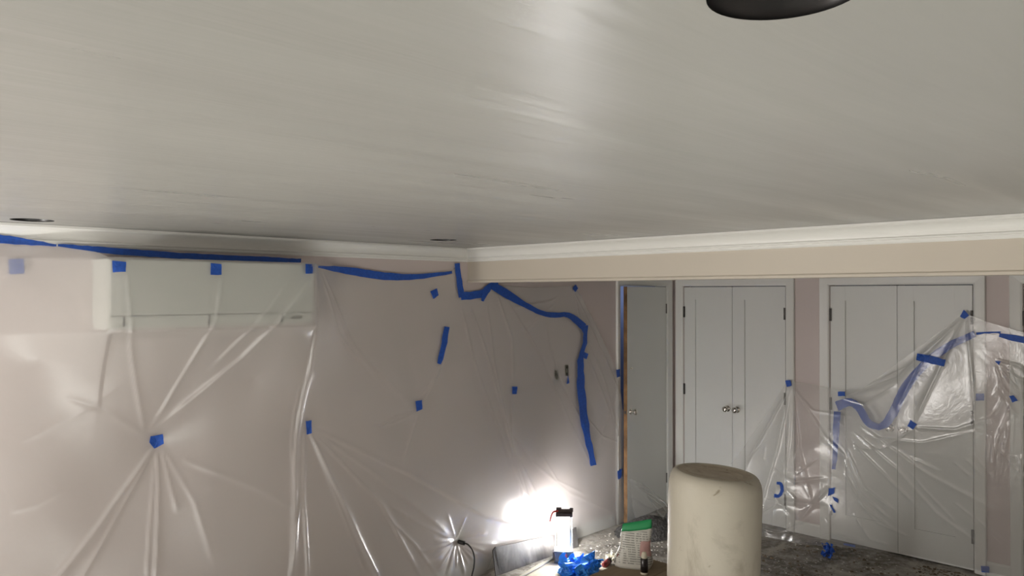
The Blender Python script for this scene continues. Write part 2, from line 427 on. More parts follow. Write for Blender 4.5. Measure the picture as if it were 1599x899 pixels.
def double_door(name, Y0, Y1, label, knob_z=0.952):
    root = struct(empty(name, (XW, (Y0 + Y1) / 2, 0))); root['label'] = label
    def loc(o): o.matrix_parent_inverse = Matrix.Translation(root.location).inverted(); return o
    bm = nb()
    casing_bar(bm, (XW, Y0 + 0.004, 0), (XW, Y0 + 0.004, DT + 0.004), (0, 1, 0), (-1, 0, 0), 0, 1)
    casing_bar(bm, (XW, Y1 - 0.004, 0), (XW, Y1 - 0.004, DT + 0.004), (0, -1, 0), (-1, 0, 0), 0, 1)
    casing_bar(bm, (XW, Y0 + 0.004, DT + 0.004), (XW, Y1 - 0.004, DT + 0.004), (0, 0, 1), (-1, 0, 0), 1, 1)
    loc(obj('casing', bm, 'trim', root))
    mid = (Y0 + Y1) / 2
    for s, (a, b) in enumerate(((Y0 - 0.004, mid + 0.0016), (mid - 0.0016, Y1 + 0.004))):
        bm = nb(); x0, x1 = XW - 0.002, XW + 0.033; st, top, bot = 0.115, 0.115, 0.21
        box(bm, x0, x1, a - st, a, 0.012, DT - 0.004, 0.0015); box(bm, x0, x1, b, b + st, 0.012, DT - 0.004, 0.0015)
        box(bm, x0, x1, b + st, a - st, DT - 0.004 - top, DT - 0.004); box(bm, x0, x1, b + st, a - st, 0.012, 0.012 + bot)
        leaf = loc(obj('door_leaf', bm, 'door', root))
        def sub(o): o.matrix_parent_inverse = Matrix.Translation(root.location).inverted() ; return o
        p = boxo('panel', (x0 + 0.013, x1 - 0.005, b + st - 0.002, a - st + 0.002, 0.21, DT - 0.11), 'door', leaf)
        ky = (b + 0.045) if s == 0 else (a - 0.045)
        knob(leaf, (x0, ky, knob_z), (-1, 0, 0))
        hy = (a + 0.002) if s == 0 else (b - 0.002)
        for hz in (1.80, 1.09, 0.25): hinge(leaf, (XW - 0.010, hy, hz))
    bm = nb(); box(bm, XW - 0.001, XW + 0.02, mid - 0.05, mid - 0.012, DT - 0.0035, DT + 0.001); box(bm, XW - 0.001, XW + 0.02, mid + 0.012, mid + 0.05, DT - 0.0035, DT + 0.001)
    loc(obj('ball_catch', bm, 'hinge', root))
    return root
double_door('door_1', *D1, 'white double closet doors behind the drum, two round knobs showing clearly')
double_door('door_2', *D2, 'white double closet doors half covered by the clear plastic sheet')
double_door('door_3', *D3, 'closet door at the right edge of the photo, only its casing in view')

# narrow slab door standing ajar
root = struct(empty('door_4', (DX1, YW, 0))); root['label'] = 'narrow flat grey-white door standing ajar by the corner'
bm = nb()
for args in (((DX0 - 0.004, YW, 0), (DX0 - 0.004, YW, DZ + 0.004), (-1, 0, 0), (0, -1, 0), 0, 1, 0.05), ((DX1 + 0.004, YW, 0), (DX1 + 0.004, YW, DZ + 0.004), (1, 0, 0), (0, -1, 0), 0, 1, 0.07), ((DX0 - 0.004, YW, DZ + 0.004), (DX1 + 0.004, YW, DZ + 0.004), (0, 0, 1), (0, -1, 0), 1, 1, 0.06)):
    casing_bar(bm, *args[:4], m0=args[4], m1=args[5], wd=args[6])
box(bm, DX0 - 0.012, DX0, YW - 0.001, YW + 0.12, 0, DZ + 0.012); box(bm, DX1, DX1 + 0.012, YW - 0.001, YW + 0.12, 0, DZ + 0.012); box(bm, DX0, DX1, YW - 0.001, YW + 0.12, DZ, DZ + 0.012)
o = obj('casing', bm, 'trim', root); o.matrix_parent_inverse = Matrix.Translation(root.location).inverted()
W4 = DX1 - DX0 - 0.008
leaf = boxo('door_leaf', (-W4 + 0.004, -0.003, -0.002, 0.034, 0.012, DZ - 0.006), 'slab', root, 0.001)
leaf.rotation_euler.z = math.radians(5.6)
boxo('door_edge', (-W4, -W4 + 0.0045, -0.001, 0.033, 0.012, DZ - 0.006), 'wood', leaf)
knob(leaf, (-W4 + 0.06, -0.002, 0.955), (0, -1, 0))
bm = nb(); box(bm, -W4 + 0.045, -W4 + 0.085, -0.005, -0.0015, 1.315, 1.335, 0.001); box(bm, -W4 + 0.06, -W4 + 0.085, -0.009, -0.004, 1.322, 1.328)
obj('latch_plate', bm, 'chrome', leaf)
boxo('strike_bolt', (-W4 - 0.006, -W4 + 0.001, 0.008, 0.024, 0.94, 0.965), 'hinge', leaf)
for hz in (1.83, 0.27):
    bm = nb(); box(bm, -0.008, 0.008, -0.008, 0.0, hz - 0.045, hz + 0.045, 0.002); obj('hinge', bm, 'hinge', leaf)

lamp('added_fill_beyond_door', (5.9, 4.75, 2.0), 0.9, (0.8, 0.88, 1.0), 0.06)  # added weak bluish fill, so the gap beside the ajar door reads blue

# ------------------------------------------------------------------ wall air conditioner
ACX0, ACX1, ACF = 1.18, 2.225, YW - 0.25
ac = tag(empty('air_conditioner', ((ACX0 + ACX1) / 2, YW, 1.80)), 'white wall-mounted air conditioner seen through the plastic sheet', 'air conditioner')
def acp(name, dims, mat, bev=0.0):
    o = boxo(name, dims, mat, ac, bev); o.matrix_parent_inverse = Matrix.Translation(ac.location).inverted(); return o
bm = nb(); prism(bm, [(YW - 0.001, 2.130), (ACF + 0.03, 2.130), (ACF + 0.012, 2.122), (ACF + 0.010, 1.88), (ACF + 0.022, 1.81), (ACF + 0.06, 1.803), (YW - 0.03, 1.800), (YW - 0.001, 1.83)], 'x', ACX0, ACX1)
o = obj('body', bm, 'ac', ac); o.matrix_parent_inverse = Matrix.Translation(ac.location).inverted()
acp('front_panel', (ACX0 + 0.002, ACX1 - 0.002, ACF, ACF + 0.02, 1.868, 2.126), 'ac', 0.006)
def acx(px): return (ACF + 0.004) * ray(px, 500)[0] / ray(px, 500)[1]
cuts = [ACX0 + 0.003, acx(194), acx(327), acx(441), ACX1 - 0.003]
for a, b in zip(cuts, cuts[1:]):
    bm = nb(); prism(bm, [(ACF + 0.004, 1.863), (ACF + 0.004, 1.85), (ACF + 0.014, 1.812), (ACF + 0.03, 1.806), (ACF + 0.03, 1.863)], 'x', a + 0.0035, b - 0.0035)
    o = obj('louver', bm, 'ac', ac); o.matrix_parent_inverse = Matrix.Translation(ac.location).inverted()
acp('louver_gap', (ACX0 + 0.01, ACX1 - 0.01, ACF + 0.022, ACF + 0.03, 1.812, 1.872), 'acdark')
for c in cuts[1:-1]: acp('seam', (c - 0.0028, c + 0.0028, ACF + 0.0025, ACF + 0.016, 1.815, 1.864), 'acdark')
acp('display_window', (acx(455), acx(472), ACF + 0.002, ACF + 0.01, 1.832, 1.848), 'switchgrey')

# ------------------------------------------------------------------ plastic sheets (height fields in front of their wall)
class Field:
    def __init__(s, ctrl, folds, to_wall, coord, gain=0.85):
        s.gain = gain
        s.conv, s.coord = to_wall, coord
        P, V = [], []
        for px, py, off in ctrl:
            w_ = to_wall(px, py, off); P.append((coord(w_), w_.z)); V.append(off)
        s.P = np.array(P); V = np.array(V); n = len(P)
        D = np.hypot(s.P[:, None, 0] - s.P[None, :, 0], s.P[:, None, 1] - s.P[None, :, 1])
        A = np.zeros((n + 1, n + 1)); A[:n, :n] = -D - np.eye(n) * 0.01; A[:n, n] = 1; A[n, :n] = 1
        sol = np.linalg.solve(A, np.append(V, 0)); s.w, s.c = sol[:n], sol[n]
        s.segs = []
        for pts, amp, wid, offp in folds:
            q = []
            for p in pts:
                w_ = to_wall(p[0], p[1], offp); q.append((coord(w_), w_.z))
            s.segs.append((np.array(q), amp, wid))
        s.extra = None; s.grid = None
        # deterministic crinkle waves
        rs = np.random.RandomState(3)
        s.waves = [(rs.uniform(0, 2 * PI), rs.uniform(6, 26), rs.uniform(0, 2 * PI)) for _ in range(9)]
    def off(s, U, Z, crinkle=1.0):
        U = np.asarray(U, float); Z = np.asarray(Z, float); sh = U.shape; u, z = U.ravel(), Z.ravel()
        o = np.full(u.shape, s.c)
        for (a, b), wt in zip(s.P, s.w): o += wt * -np.hypot(u - a, z - b)
        for q, amp, wid in s.segs:
            L_ = np.hypot(*(q[1:] - q[:-1]).T); tot = L_.sum(); acc = 0; best = np.full(u.shape, 1e9); par = np.zeros(u.shape); sg = np.zeros(u.shape)
            for (a, b), l in zip(zip(q[:-1], q[1:]), L_):
                d = (b - a) / l; t = np.clip((u - a[0]) * d[0] + (z - a[1]) * d[1], 0, l)
                ex, ez = u - a[0] - t * d[0], z - a[1] - t * d[1]; dd = np.hypot(ex, ez)
                m_ = dd < best; best = np.where(m_, dd, best); par = np.where(m_, (acc + t) / tot, par); sg = np.where(m_, np.sign(ex * d[1] - ez * d[0]), sg); acc += l
            ww = wid * (0.45 + 0.7 * par)
            env = np.clip(par * 8, 0, 1) ** 0.5 * np.clip((1 - par) * 6, 0, 1)
            rr = best / (ww * np.where(sg > 0, 0.5, 1.6)); o += s.gain * amp * env * np.exp(-np.sqrt(rr * rr + 0.08) * 1.25)
        if crinkle:
            cr = np.zeros(u.shape)
            for th, f, ph in s.waves:
                cr += np.sin(f * (u * math.cos(th) + z * math.sin(th)) + ph + 1.5 * np.sin(3.1 * u + 2.3 * z + ph)) / f
            o += cr * 0.010 * crinkle
        o = np.maximum(o, 0.006)
        if s.extra is not None: o = s.extra(u, z, o)
        return o.reshape(sh)
    def at(s, px, py, lift=0.0):            # pixel -> the point on the sheet
        if s.grid is None: s.cache()
        o = 0.05
        for _ in range(8):
            w_ = s.conv(px, py, o); o = 0.5 * (o + s.look(s.coord(w_), w_.z))
        return s.conv(px, py, o + lift)
    def cache(s):
        s.gu = np.arange(s.P[:, 0].min() - 0.2, s.P[:, 0].max() + 0.2, 0.012); s.gz = np.arange(-0.05, 2.3, 0.012)
        s.grid = s.off(*np.meshgrid(s.gu, s.gz, indexing='ij'))
    def look(s, u, z):
        a = min(max((u - s.gu[0]) / 0.012, 0), len(s.gu) - 1.001); b = min(max((z - s.gz[0]) / 0.012, 0), len(s.gz) - 1.001)
        i, j = int(a), int(b); a -= i; b -= j; g = s.grid
        return float((g[i, j] * (1 - a) + g[i + 1, j] * a) * (1 - b) + (g[i, j + 1] * (1 - a) + g[i + 1, j + 1] * a) * b)

# --- the big sheet on the left wall
ctrlL = [(175, 410, .262), (260, 408, .262), (337, 410, .262), (420, 412, .262), (486, 415, .262), (175, 460, .262), (488, 460, .262), (176, 512, .262), (260, 511, .262), (337, 508, .262), (420, 505, .262), (488, 498, .262),
         (246, 688, .03), (482, 667, .05), (655, 633, .015), (679, 459, .012), (692, 540, .02), (803, 609, .015), (887, 592, .015), (898, 450, .012), (914, 554, .015), (966, 582, .036),
         (-250, 340, .03), (-60, 366, .03), (30, 378, .03), (90, 386, .06), (140, 394, .19), (25, 415, .10), (100, 470, .18), (135, 500, .21), (140, 440, .22), (60, 450, .14), (60, 560, .10), (150, 600, .14),
         (-250, 600, .06), (-250, 950, .10), (0, 700, .09), (0, 899, .12), (100, 899, .10), (240, 899, .10), (330, 760, .09), (360, 899, .12), (300, 600, .13), (400, 590, .12), (400, 720, .08), (470, 899, .13), (488, 800, .10), (488, 580, .15),
         (500, 425, .17), (530, 424, .04), (600, 433, .02), (705, 426, .015), (540, 520, .06), (600, 560, .04), (560, 700, .05), (560, 850, .09), (640, 899, .10), (640, 760, .05), (650, 1000, .14), (200, 1100, .14),
         (718, 845, .022), (700, 780, .04), (690, 880, .09), (745, 880, .08), (765, 860, .06), (830, 838, .05), (865, 833, .05), (897, 842, .06), (930, 828, .05), (965, 812, .045), (940, 720, .03), (968, 700, .036), (968, 770, .036), (964, 640, .036),
         (722, 465, .012), (757, 460, .012), (772, 445, .012), (840, 470, .02), (740, 560, .03), (760, 700, .045), (850, 680, .04), (870, 780, .05), (800, 780, .05), (935, 640, .03)]
foldsL = [([(188, 425), (200, 540), (245, 684)], .016, .012, .2), ([(337, 432), (328, 500), (270, 640), (250, 680)], .014, .012, .2), ([(480, 430), (380, 560), (256, 682)], .020, .028, .2), ([(440, 440), (380, 520), (330, 580)], .012, .015, .2),
          ([(243, 700), (160, 810), (60, 930)], .026, .018, .06), ([(246, 700), (185, 800), (100, 940)], .014, .010, .06), ([(250, 700), (246, 800), (238, 920)], .020, .011, .06), ([(247, 702), (232, 830), (225, 920)], .010, .010, .06), ([(254, 702), (262, 740), (275, 800)], .012, .012, .05), ([(256, 700), (300, 780), (330, 880)], .008, .02, .05),
          ([(488, 430), (486, 560), (480, 660), (470, 780), (462, 930)], .030, .016, .16), ([(484, 670), (476, 780), (478, 930)], .024, .010, .10), ([(484, 720), (462, 820), (445, 930)], .014, .010, .10), ([(470, 600), (465, 700), (468, 800)], .010, .010, .12),
          ([(494, 422), (560, 545), (648, 632)], .016, .014, .08), ([(492, 425), (530, 520), (600, 600)], .012, .014, .1), ([(693, 565), (672, 605), (657, 628)], .012, .010, .02), ([(700, 545), (680, 600), (660, 640)], .010, .010, .03), ([(655, 642), (620, 650), (590, 668)], .010, .008, .03), ([(658, 642), (640, 690), (625, 730)], .009, .012, .03), ([(650, 645), (615, 660), (575, 668)], .006, .006, .03),
          ([(488, 674), (520, 750), (560, 840), (600, 930)], .030, .015, .07), ([(486, 672), (530, 790), (570, 900)], .010, .012, .07), ([(490, 674), (600, 790), (660, 910)], .018, .014, .07), ([(490, 672), (600, 750), (712, 842)], .014, .022, .05), ([(492, 670), (640, 740), (760, 805), (850, 828)], .018, .022, .05), ([(600, 800), (650, 850), (690, 910)], .012, .010, .08), ([(610, 790), (660, 820), (708, 842)], .012, .012, .05),
          ([(722, 470), (740, 560), (790, 700), (800, 740)], .012, .012, .03), ([(735, 470), (770, 580), (800, 700), (830, 800)], .014, .013, .03), ([(762, 462), (772, 560), (800, 700), (850, 800)], .014, .014, .03), ([(775, 450), (800, 530), (803, 600)], .016, .013, .02), ([(803, 618), (798, 690), (812, 780)], .016, .013, .03), ([(795, 470), (850, 560), (890, 660), (930, 740)], .012, .016, .03), ([(850, 495), (880, 600), (925, 690)], .012, .012, .03), ([(898, 456), (930, 520), (968, 620)], .014, .012, .02), ([(899, 458), (920, 560), (965, 680)], .012, .012, .02), ([(898, 452), (860, 470), (800, 480)], .010, .012, .02), ([(896, 454), (850, 488), (820, 520)], .007, .010, .02),
          ([(918, 520), (945, 600), (970, 700)], .010, .010, .02), ([(966, 590), (950, 650), (930, 700)], .008, .010, .02), ([(966, 690), (940, 680), (915, 650)], .008, .009, .02), ([(840, 700), (870, 750), (920, 775)], .010, .014, .04), ([(790, 700), (820, 770), (845, 800)], .012, .012, .04), ([(780, 640), (830, 720), (890, 770), (960, 800)], .010, .018, .04),
          ([(20, 800), (60, 790), (110, 765)], .005, .02, .1), ([(40, 690), (120, 650), (200, 590)], .004, .03, .1), ([(100, 620), (160, 640), (236, 686)], .010, .03, .05), ([(290, 720), (400, 760), (470, 800)], .008, .03, .08)]
for a_ in (-105, -85, -68, -50, -35, -18, -4, 10, 28, 45, 60, 78, 95, 160, 200):
    th = math.radians(a_ + 90); ln = random.uniform(35, 75)
    foldsL.append(([(718 + 5 * math.cos(th), 845 + 5 * math.sin(th)), (718 + ln * math.cos(th), 845 + ln * math.sin(th))], random.uniform(.008, .02) * (0.45 if abs(a_) > 120 else 1), .010, .05))
FL = Field(ctrlL, foldsL, wl, lambda v: v.x)
def acenv(u, z, o):
    mx = np.maximum
    env = 0.256 - 0.5 * mx(0, ACX0 - 0.015 - u) - 3.2 * mx(0, u - ACX1 - 0.015) - np.where(u < ACX0, 0.55, 1.6) * mx(0, 1.79 - z) - 1.2 * mx(0, z - 2.13)
    inside = (u > ACX0 - 0.015) & (u < ACX1 + 0.015) & (z > 1.79)
    sm = np.logaddexp(o * 45, env * 45) / 45 - 0.012
    return np.where(inside, mx(sm, env), mx(sm, 0.006))
FL.extra = acenv

def hfield(name, field, u0, u1, nu, nv, top, bottom, mat, to3):
    U = np.linspace(u0, u1, nu); T = np.array([top(x) for x in U]); B = np.array([bottom(x) for x in U])
    V = np.linspace(0, 1, nv)
    UU = np.repeat(U[:, None], nv, 1); ZZ = B[:, None] + (T - B)[:, None] * V[None, :]
    O = field.off(UU, ZZ)
    P = to3(UU, O, ZZ).reshape(-1, 3)
    idx = np.arange(nu * nv).reshape(nu, nv)
    Q = np.stack([idx[:-1, :-1], idx[1:, :-1], idx[1:, 1:], idx[:-1, 1:]], -1).reshape(-1, 4)
    me = bpy.data.meshes.new(name); me.from_pydata(P.tolist(), [], Q.tolist()); me.update()
    return link(name, me, mat, None, True)
def piecewise(pts):
    xs = np.array([p[0] for p in pts]); zs = np.array([p[1] for p in pts]); i = np.argsort(xs); xs, zs = xs[i], zs[i]
    return lambda x: float(np.interp(x, xs, zs))
def wpts(field, px):
    out = []
    for a, b in px:
        w_ = field.at(a, b); out.append((field.coord(w_), w_.z))
    return out
topL = piecewise([(XB, 2.205)] + wpts(FL, [(-60, 366), (0, 374), (88, 384), (150, 393)]) + [(ACX0 - 0.01, 2.137), (ACX1 + 0.01, 2.137)] +
                 wpts(FL, [(500, 414), (560, 421), (620, 429), (705, 423), (713, 414), (720, 458), (757, 455), (768, 444), (830, 449), (898, 446), (930, 505), (966, 585), (972, 640)]))
def z0(px): return FL.at(px, 850).x
botL = piecewise([(XB, 0.01), (z0(755), 0.01), (z0(768), 0.10), (z0(772), 0.135), (z0(820), 0.115), (z0(865), 0.09), (z0(890), 0.05), (z0(900), 0.012), (DX0, 0.012)])
sheetL = hfield('plastic_sheet', FL, XB + 0.02, DX0 + 0.02, 760, 260, topL, botL, 'plastic', lambda u, o, z: np.stack([u, YW - o, z], -1))
tag(sheetL, 'big milky plastic sheet covering the left wall and the air conditioner', 'plastic sheet', 'plastic dust sheets')

# --- sheets on the closet wall
ctrlR = [(1230, 598, .034), (1313, 614, .05), (1505, 490, .034), (1558, 565, .05), (1582, 622, .05), (1422, 662, .09), (1400, 677, .095), (1385, 676, .095), (1599, 522, .05), (1720, 560, .05), (1150, 715, .14), (1100, 775, .18), (1050, 800, .2), (1213, 765, .20), (1190, 836, .34), (1250, 846, .33), (1300, 850, .20), (1190, 805, .24), (1250, 815, .24), (1300, 700, .10),
         (1420, 862, .07), (1590, 897, .04), (1720, 930, .04), (1350, 760, .10), (1500, 750, .08), (1440, 570, .07), (1270, 700, .12), (1560, 760, .06), (1270, 780, .16), (1180, 780, .19), (1230, 700, .11), (1050, 840, .22)]
foldsR = [([(1228, 606), (1190, 680), (1150, 760)], .03, .02, .1), ([(1230, 606), (1215, 700), (1195, 800)], .03, .018, .1), ([(1231, 606), (1232, 690), (1225, 780)], .022, .014, .1), ([(1233, 606), (1250, 700), (1275, 790)], .022, .016, .1), ([(1236, 604), (1290, 680), (1330, 720)], .018, .016, .08), ([(1234, 602), (1270, 640), (1330, 650)], .014, .014, .06),
          ([(1312, 620), (1350, 630), (1400, 600)], .012, .014, .06), ([(1315, 620), (1400, 590), (1500, 500)], .02, .018, .06), ([(1320, 618), (1420, 570), (1500, 498)], .012, .012, .06), ([(1503, 500), (1470, 570), (1430, 655)], .018, .016, .06), ([(1500, 498), (1440, 560), (1400, 640)], .014, .014, .06), ([(1508, 500), (1520, 600), (1525, 700)], .01, .014, .06),
          ([(1425, 670), (1380, 700), (1330, 700)], .012, .012, .09), ([(1430, 666), (1490, 670), (1550, 650)], .012, .012, .08), ([(1330, 670), (1400, 730), (1460, 800), (1540, 860)], .014, .018, .08), ([(1340, 660), (1450, 740), (1560, 800)], .016, .02, .08), ([(1350, 680), (1440, 690), (1530, 670)], .010, .014, .08),
          ([(1322, 700), (1350, 760), (1400, 800)], .022, .012, .1), ([(1320, 715), (1345, 770), (1395, 815)], .02, .010, .1), ([(1318, 735), (1350, 790), (1400, 830)], .02, .010, .1), ([(1330, 690), (1380, 740), (1430, 790)], .02, .012, .1), ([(1335, 800), (1360, 840), (1390, 850)], .014, .01, .1), ([(1340, 780), (1370, 815), (1420, 840)], .012, .01, .1),
          ([(1560, 568), (1590, 590), (1620, 600)], .014, .010, .05), ([(1556, 560), (1590, 570), (1640, 600)], .014, .010, .05), ([(1560, 572), (1600, 620), (1640, 650)], .014, .010, .05), ([(1582, 630), (1570, 700), (1560, 760)], .016, .012, .05), ([(1584, 630), (1580, 710), (1570, 780)], .012, .010, .05), ([(1580, 630), (1556, 690), (1548, 740)], .014, .012, .05), ([(1555, 570), (1565, 600), (1578, 618)], .012, .010, .05),
          ([(1190, 800), (1230, 780), (1290, 790)], .03, .02, .18), ([(1185, 815), (1225, 825), (1270, 810)], .04, .018, .2), ([(1200, 760), (1240, 800), (1250, 838)], .03, .016, .18), ([(1290, 760), (1260, 800), (1235, 838)], .035, .016, .18), ([(1200, 725), (1240, 750), (1290, 745)], .02, .014, .14), ([(1240, 840), (1300, 830), (1350, 845)], .02, .014, .15), ([(1210, 740), (1215, 780), (1212, 820)], .02, .012, .18)]
rf = random.Random(21)
for _ in range(46):                         # fine crinkles: fanning from the peak, sweeping under the knobs, bunched at the foot
    kind = rf.random()
    if kind < 0.4: x, y, a, l = rf.uniform(1330, 1560), rf.uniform(690, 840), math.radians(rf.uniform(25, 55)), rf.uniform(25, 80)
    elif kind < 0.7: x, y, a, l = rf.uniform(1165, 1300), rf.uniform(690, 815), math.radians(rf.uniform(40, 150)), rf.uniform(14, 45)
    else: x, y, a, l = rf.uniform(1540, 1600), rf.uniform(560, 760), math.radians(rf.uniform(50, 120)), rf.uniform(20, 60)
    foldsR.append(([(x, y), (x + l * math.cos(a), y + l * math.sin(a))], rf.uniform(.006, .014), rf.uniform(.006, .010), .1))
FR = Field(ctrlR, foldsR, wr, lambda v: v.y, 0.72)
FB = Field([(a, b, max(.028, o * 0.72)) for a, b, o in ctrlR], [(p, a * 0.5, w_ * 1.4, o) for p, a, w_, o in foldsR[6:23]], wr, lambda v: v.y)
topR = piecewise([(wr(1030, 830, .2).y, 0.05)] + wpts(FR, [(1060, 800), (1100, 768), (1150, 713), (1190, 655), (1229, 594), (1270, 600), (1313, 609), (1345, 607), (1420, 553), (1505, 488), (1540, 502), (1599, 519), (1720, 545)]))
ylo, yhi = wr(1720, 600).y, wr(1075, 800, .2).y
sheetR = hfield('plastic_sheet', FR, ylo, yhi, 420, 240, topR, piecewise([(ylo, 0.035), (wr(1420, 862, .07).y, 0.045), (wr(1300, 848, .14).y, 0.02), (yhi, 0.01)]), 'plasticr', lambda u, o, z: np.stack([XW - o, u, z], -1))
tag(sheetR, 'clear crinkled plastic sheet hung over the closet doors right of the drum', 'plastic sheet', 'plastic dust sheets')
bl = [(1300, 690), (1306, 636), (1327, 622), (1352, 652), (1371, 664), (1394, 640), (1440, 566), (1480, 536), (1522, 517), (1599, 526), (1720, 545)]
topB = piecewise(wpts(FB, bl))
ylb, yhb = wr(1715, 600).y, FB.at(1301, 690).y
sheetB = hfield('plastic_sheet', FB, ylb, yhb, 220, 150, topB, lambda x: 0.03, 'plasticb', lambda u, o, z: np.stack([XW - o, u, z], -1))
tag(sheetB, 'inner plastic sheet edged with blue tape behind the front sheet', 'plastic sheet', 'plastic dust sheets')
# --- the piece bunched at the foot of the narrow door
ctrlN = [(984, 747, .12), (1010, 765, .14), (1046, 790, .16), (984, 800, .16), (1015, 812, .24), (1046, 825, .28), (1000, 780, .16), (1030, 800, .22)]
foldsN = [([(984, 747), (1015, 766), (1060, 800)], .05, .02, .14), ([(990, 760), (1020, 775), (1060, 815)], .03, .015, .16), ([(1000, 758), (1030, 790), (1050, 830)], .03, .015, .2), ([(985, 770), (1010, 790), (1040, 800)], .02, .02, .2), ([(1012, 770), (1022, 800), (1040, 828)], .03, .012, .2)]
FN = Field(ctrlN, foldsN, wl, lambda v: v.x)
sheetN = hfield('plastic_sheet', FN, FN.at(983, 760).x, XW - 0.06, 90, 60, piecewise(wpts(FN, [(983, 746), (1005, 756), (1025, 772), (1046, 789), (1060, 797)])), lambda x: 0.012, 'plasticr', lambda u, o, z: np.stack([u, YW - o, z], -1))
tag(sheetN, 'bunched plastic sheet at the foot of the narrow door', 'plastic sheet', 'plastic dust sheets')

# ------------------------------------------------------------------ blue tape
TG = 'pieces of blue masking tape'
def finish_tape(o, label):
    md = o.modifiers.new('thickness', 'SOLIDIFY'); md.thickness = 0.0012; md.offset = 0
    return tag(o, label, 'masking tape', TG)
def patch(label, corners, where, lift=0.007, name='tape_piece', n=6):
    """a torn square of tape lying on a sheet (where: field, or (wall fn, fixed offset))"""
    cx = sum(c[0] for c in corners) / len(corners); cy = sum(c[1] for c in corners) / len(corners)
    ring_ = []
    for (a, b), (c, d) in zip(corners, corners[1:] + corners[:1]):
        for k in range(3):
            t = k / 3; ring_.append((a + (c - a) * t + random.uniform(-.35, .35), b + (d - b) * t + random.uniform(-.35, .35)))
    def to3(p):
        if isinstance(where, Field): return where.at(p[0], p[1], lift + random.uniform(0, .0015))
        return where[0](p[0], p[1], where[1] + random.uniform(0, .001))
    mid = [((x + cx) / 2, (y + cy) / 2) for x, y in ring_]
    v = [to3((cx, cy))] + [to3(p) for p in mid] + [to3(p) for p in ring_]; m = len(ring_); f = []
    for i in range(m):
        j = (i + 1) % m; f.append((0, 1 + i, 1 + j)); f.append((1 + i, 1 + m + i, 1 + m + j, 1 + j))
    return finish_tape(pyobj(name, v, f, 'tape'), label)
def strip(label, pts, widths, where, lift=0.007, name='tape_strip', fray=0.5, mat='tape', step=6.0):
    q = catmull([(p[0], p[1], w_) for p, w_ in zip(pts, widths)], 10)
    out = [q[0]]
    for p in q[1:]:
        if np.hypot(*(p - out[-1])[:2]) > step: out.append(p)
    out.append(q[-1]); v = []
    def to3(x, y):
        if isinstance(where, Field): return where.at(x, y, lift)
        return where[0](x, y, where[1])
    for i, p in enumerate(out):
        d = out[min(i + 1, len(out) - 1)][:2] - out[max(i - 1, 0)][:2]; d = d / (np.hypot(*d) + 1e-9); nn = np.array((-d[1], d[0]))
        for s in (-1, -0.33, 0.33, 1):
            c = p[:2] + nn * (s * max(p[2], .8) / 2 + (random.uniform(-fray, fray) if abs(s) == 1 else 0)); v.append(to3(c[0], c[1]))
    f = [(4 * i + k, 4 * i + k + 1, 4 * i + k + 5, 4 * i + k + 4) for i in range(len(out) - 1) for k in range(3)]
    return finish_tape(pyobj(name, v, f, mat), label)

patch('blurred tape square behind the plastic near the left frame edge', [(13, 405), (37, 404), (38, 427), (14, 428)], (wl, .012))
patch('tape square on the air conditioner, upper left corner', [(175, 407), (197, 409), (196, 424), (176, 425)], FL)
patch('tape square on the air conditioner, middle of its top edge', [(329, 411), (346, 412), (346, 429), (329, 429)], FL)
patch('tape square on the air conditioner, upper right corner', [(477, 412), (491, 413), (491, 427), (477, 427)], FL, .022)
patch('house-shaped tape scrap pinching the plastic below the air conditioner', [(236, 681), (255, 677), (257, 692), (242, 700), (234, 690)], FL)
patch('upright tape scrap on the long vertical fold below the air conditioner', [(478, 657), (487, 656), (487, 676), (479, 678)], FL, .012)
patch('tape scrap gathering folds below the leaning tape sliver', [(649, 626), (659, 624), (660, 638), (651, 642)], FL, .011)
patch('tilted tape scrap under the sagging tape strip, left of the beam corner', [(672, 455), (682, 450), (685, 461), (677, 467)], FL)
strip('short leaning tape sliver standing off the plastic, left wall', [(698, 510), (693, 540), (686, 568)], [8, 9, 6], FL, .016, fray=.8)
patch('small upright tape rectangle in the middle of the plastic below the beam', [(800, 603), (808, 603), (807, 615), (800, 615)], FL)
patch('thin pointed tape scrap left of the long hanging tape strip', [(887, 585), (889, 598), (885, 599)], FL)
patch('small tape diamond at the top of the sheet below the beam', [(899, 444), (903, 450), (898, 456), (894, 450)], FL)
patch('small tape scrap on the right edge of the long hanging tape strip', [(911, 549), (919, 552), (916, 561), (911, 558)], FL, .016)
patch('tape scrap beside the narrow door, mid height', [(962, 577), (968, 576), (968, 588), (963, 589)], FL)
patch('dark tape scrap low beside the narrow door', [(964, 735), (971, 731), (970, 745), (965, 748)], FL)
strip('tape strip along the crown moulding at the left frame edge', [(-60, 368), (0, 373), (45, 378), (88, 383)], [14, 13, 9, 3], FL)
strip('shadowed tape strip above the air conditioner under the crown moulding', [(90, 383), (170, 391), (280, 399), (400, 404), (470, 407)], [5, 10, 9, 8, 6], (wl, .026))
strip('sagging tape strip between the air conditioner and the beam', [(496, 416), (540, 422), (600, 431), (650, 432), (706, 425)], [3, 11, 12, 8, 4], FL)
strip('upright bent tape strip at the beam corner', [(714, 411), (716, 430), (721, 464)], [7, 8, 9], FL)
strip('short level tape strip under the beam end', [(720, 462), (738, 461), (757, 457)], [12, 12, 12], FL, .009)
strip('short rising tape strip under the beam, joining level and sloping strips', [(753, 470), (759, 454), (768, 444), (778, 443)], [4, 11, 7, 4], FL, .010)
strip('long sloping tape strip running down from the beam to the right', [(769, 446), (785, 455), (800, 464), (822, 477), (850, 490), (872, 492), (886, 491), (900, 500), (912, 510)], [10, 14, 12, 8, 8, 8, 8, 11, 11], FL, .012)
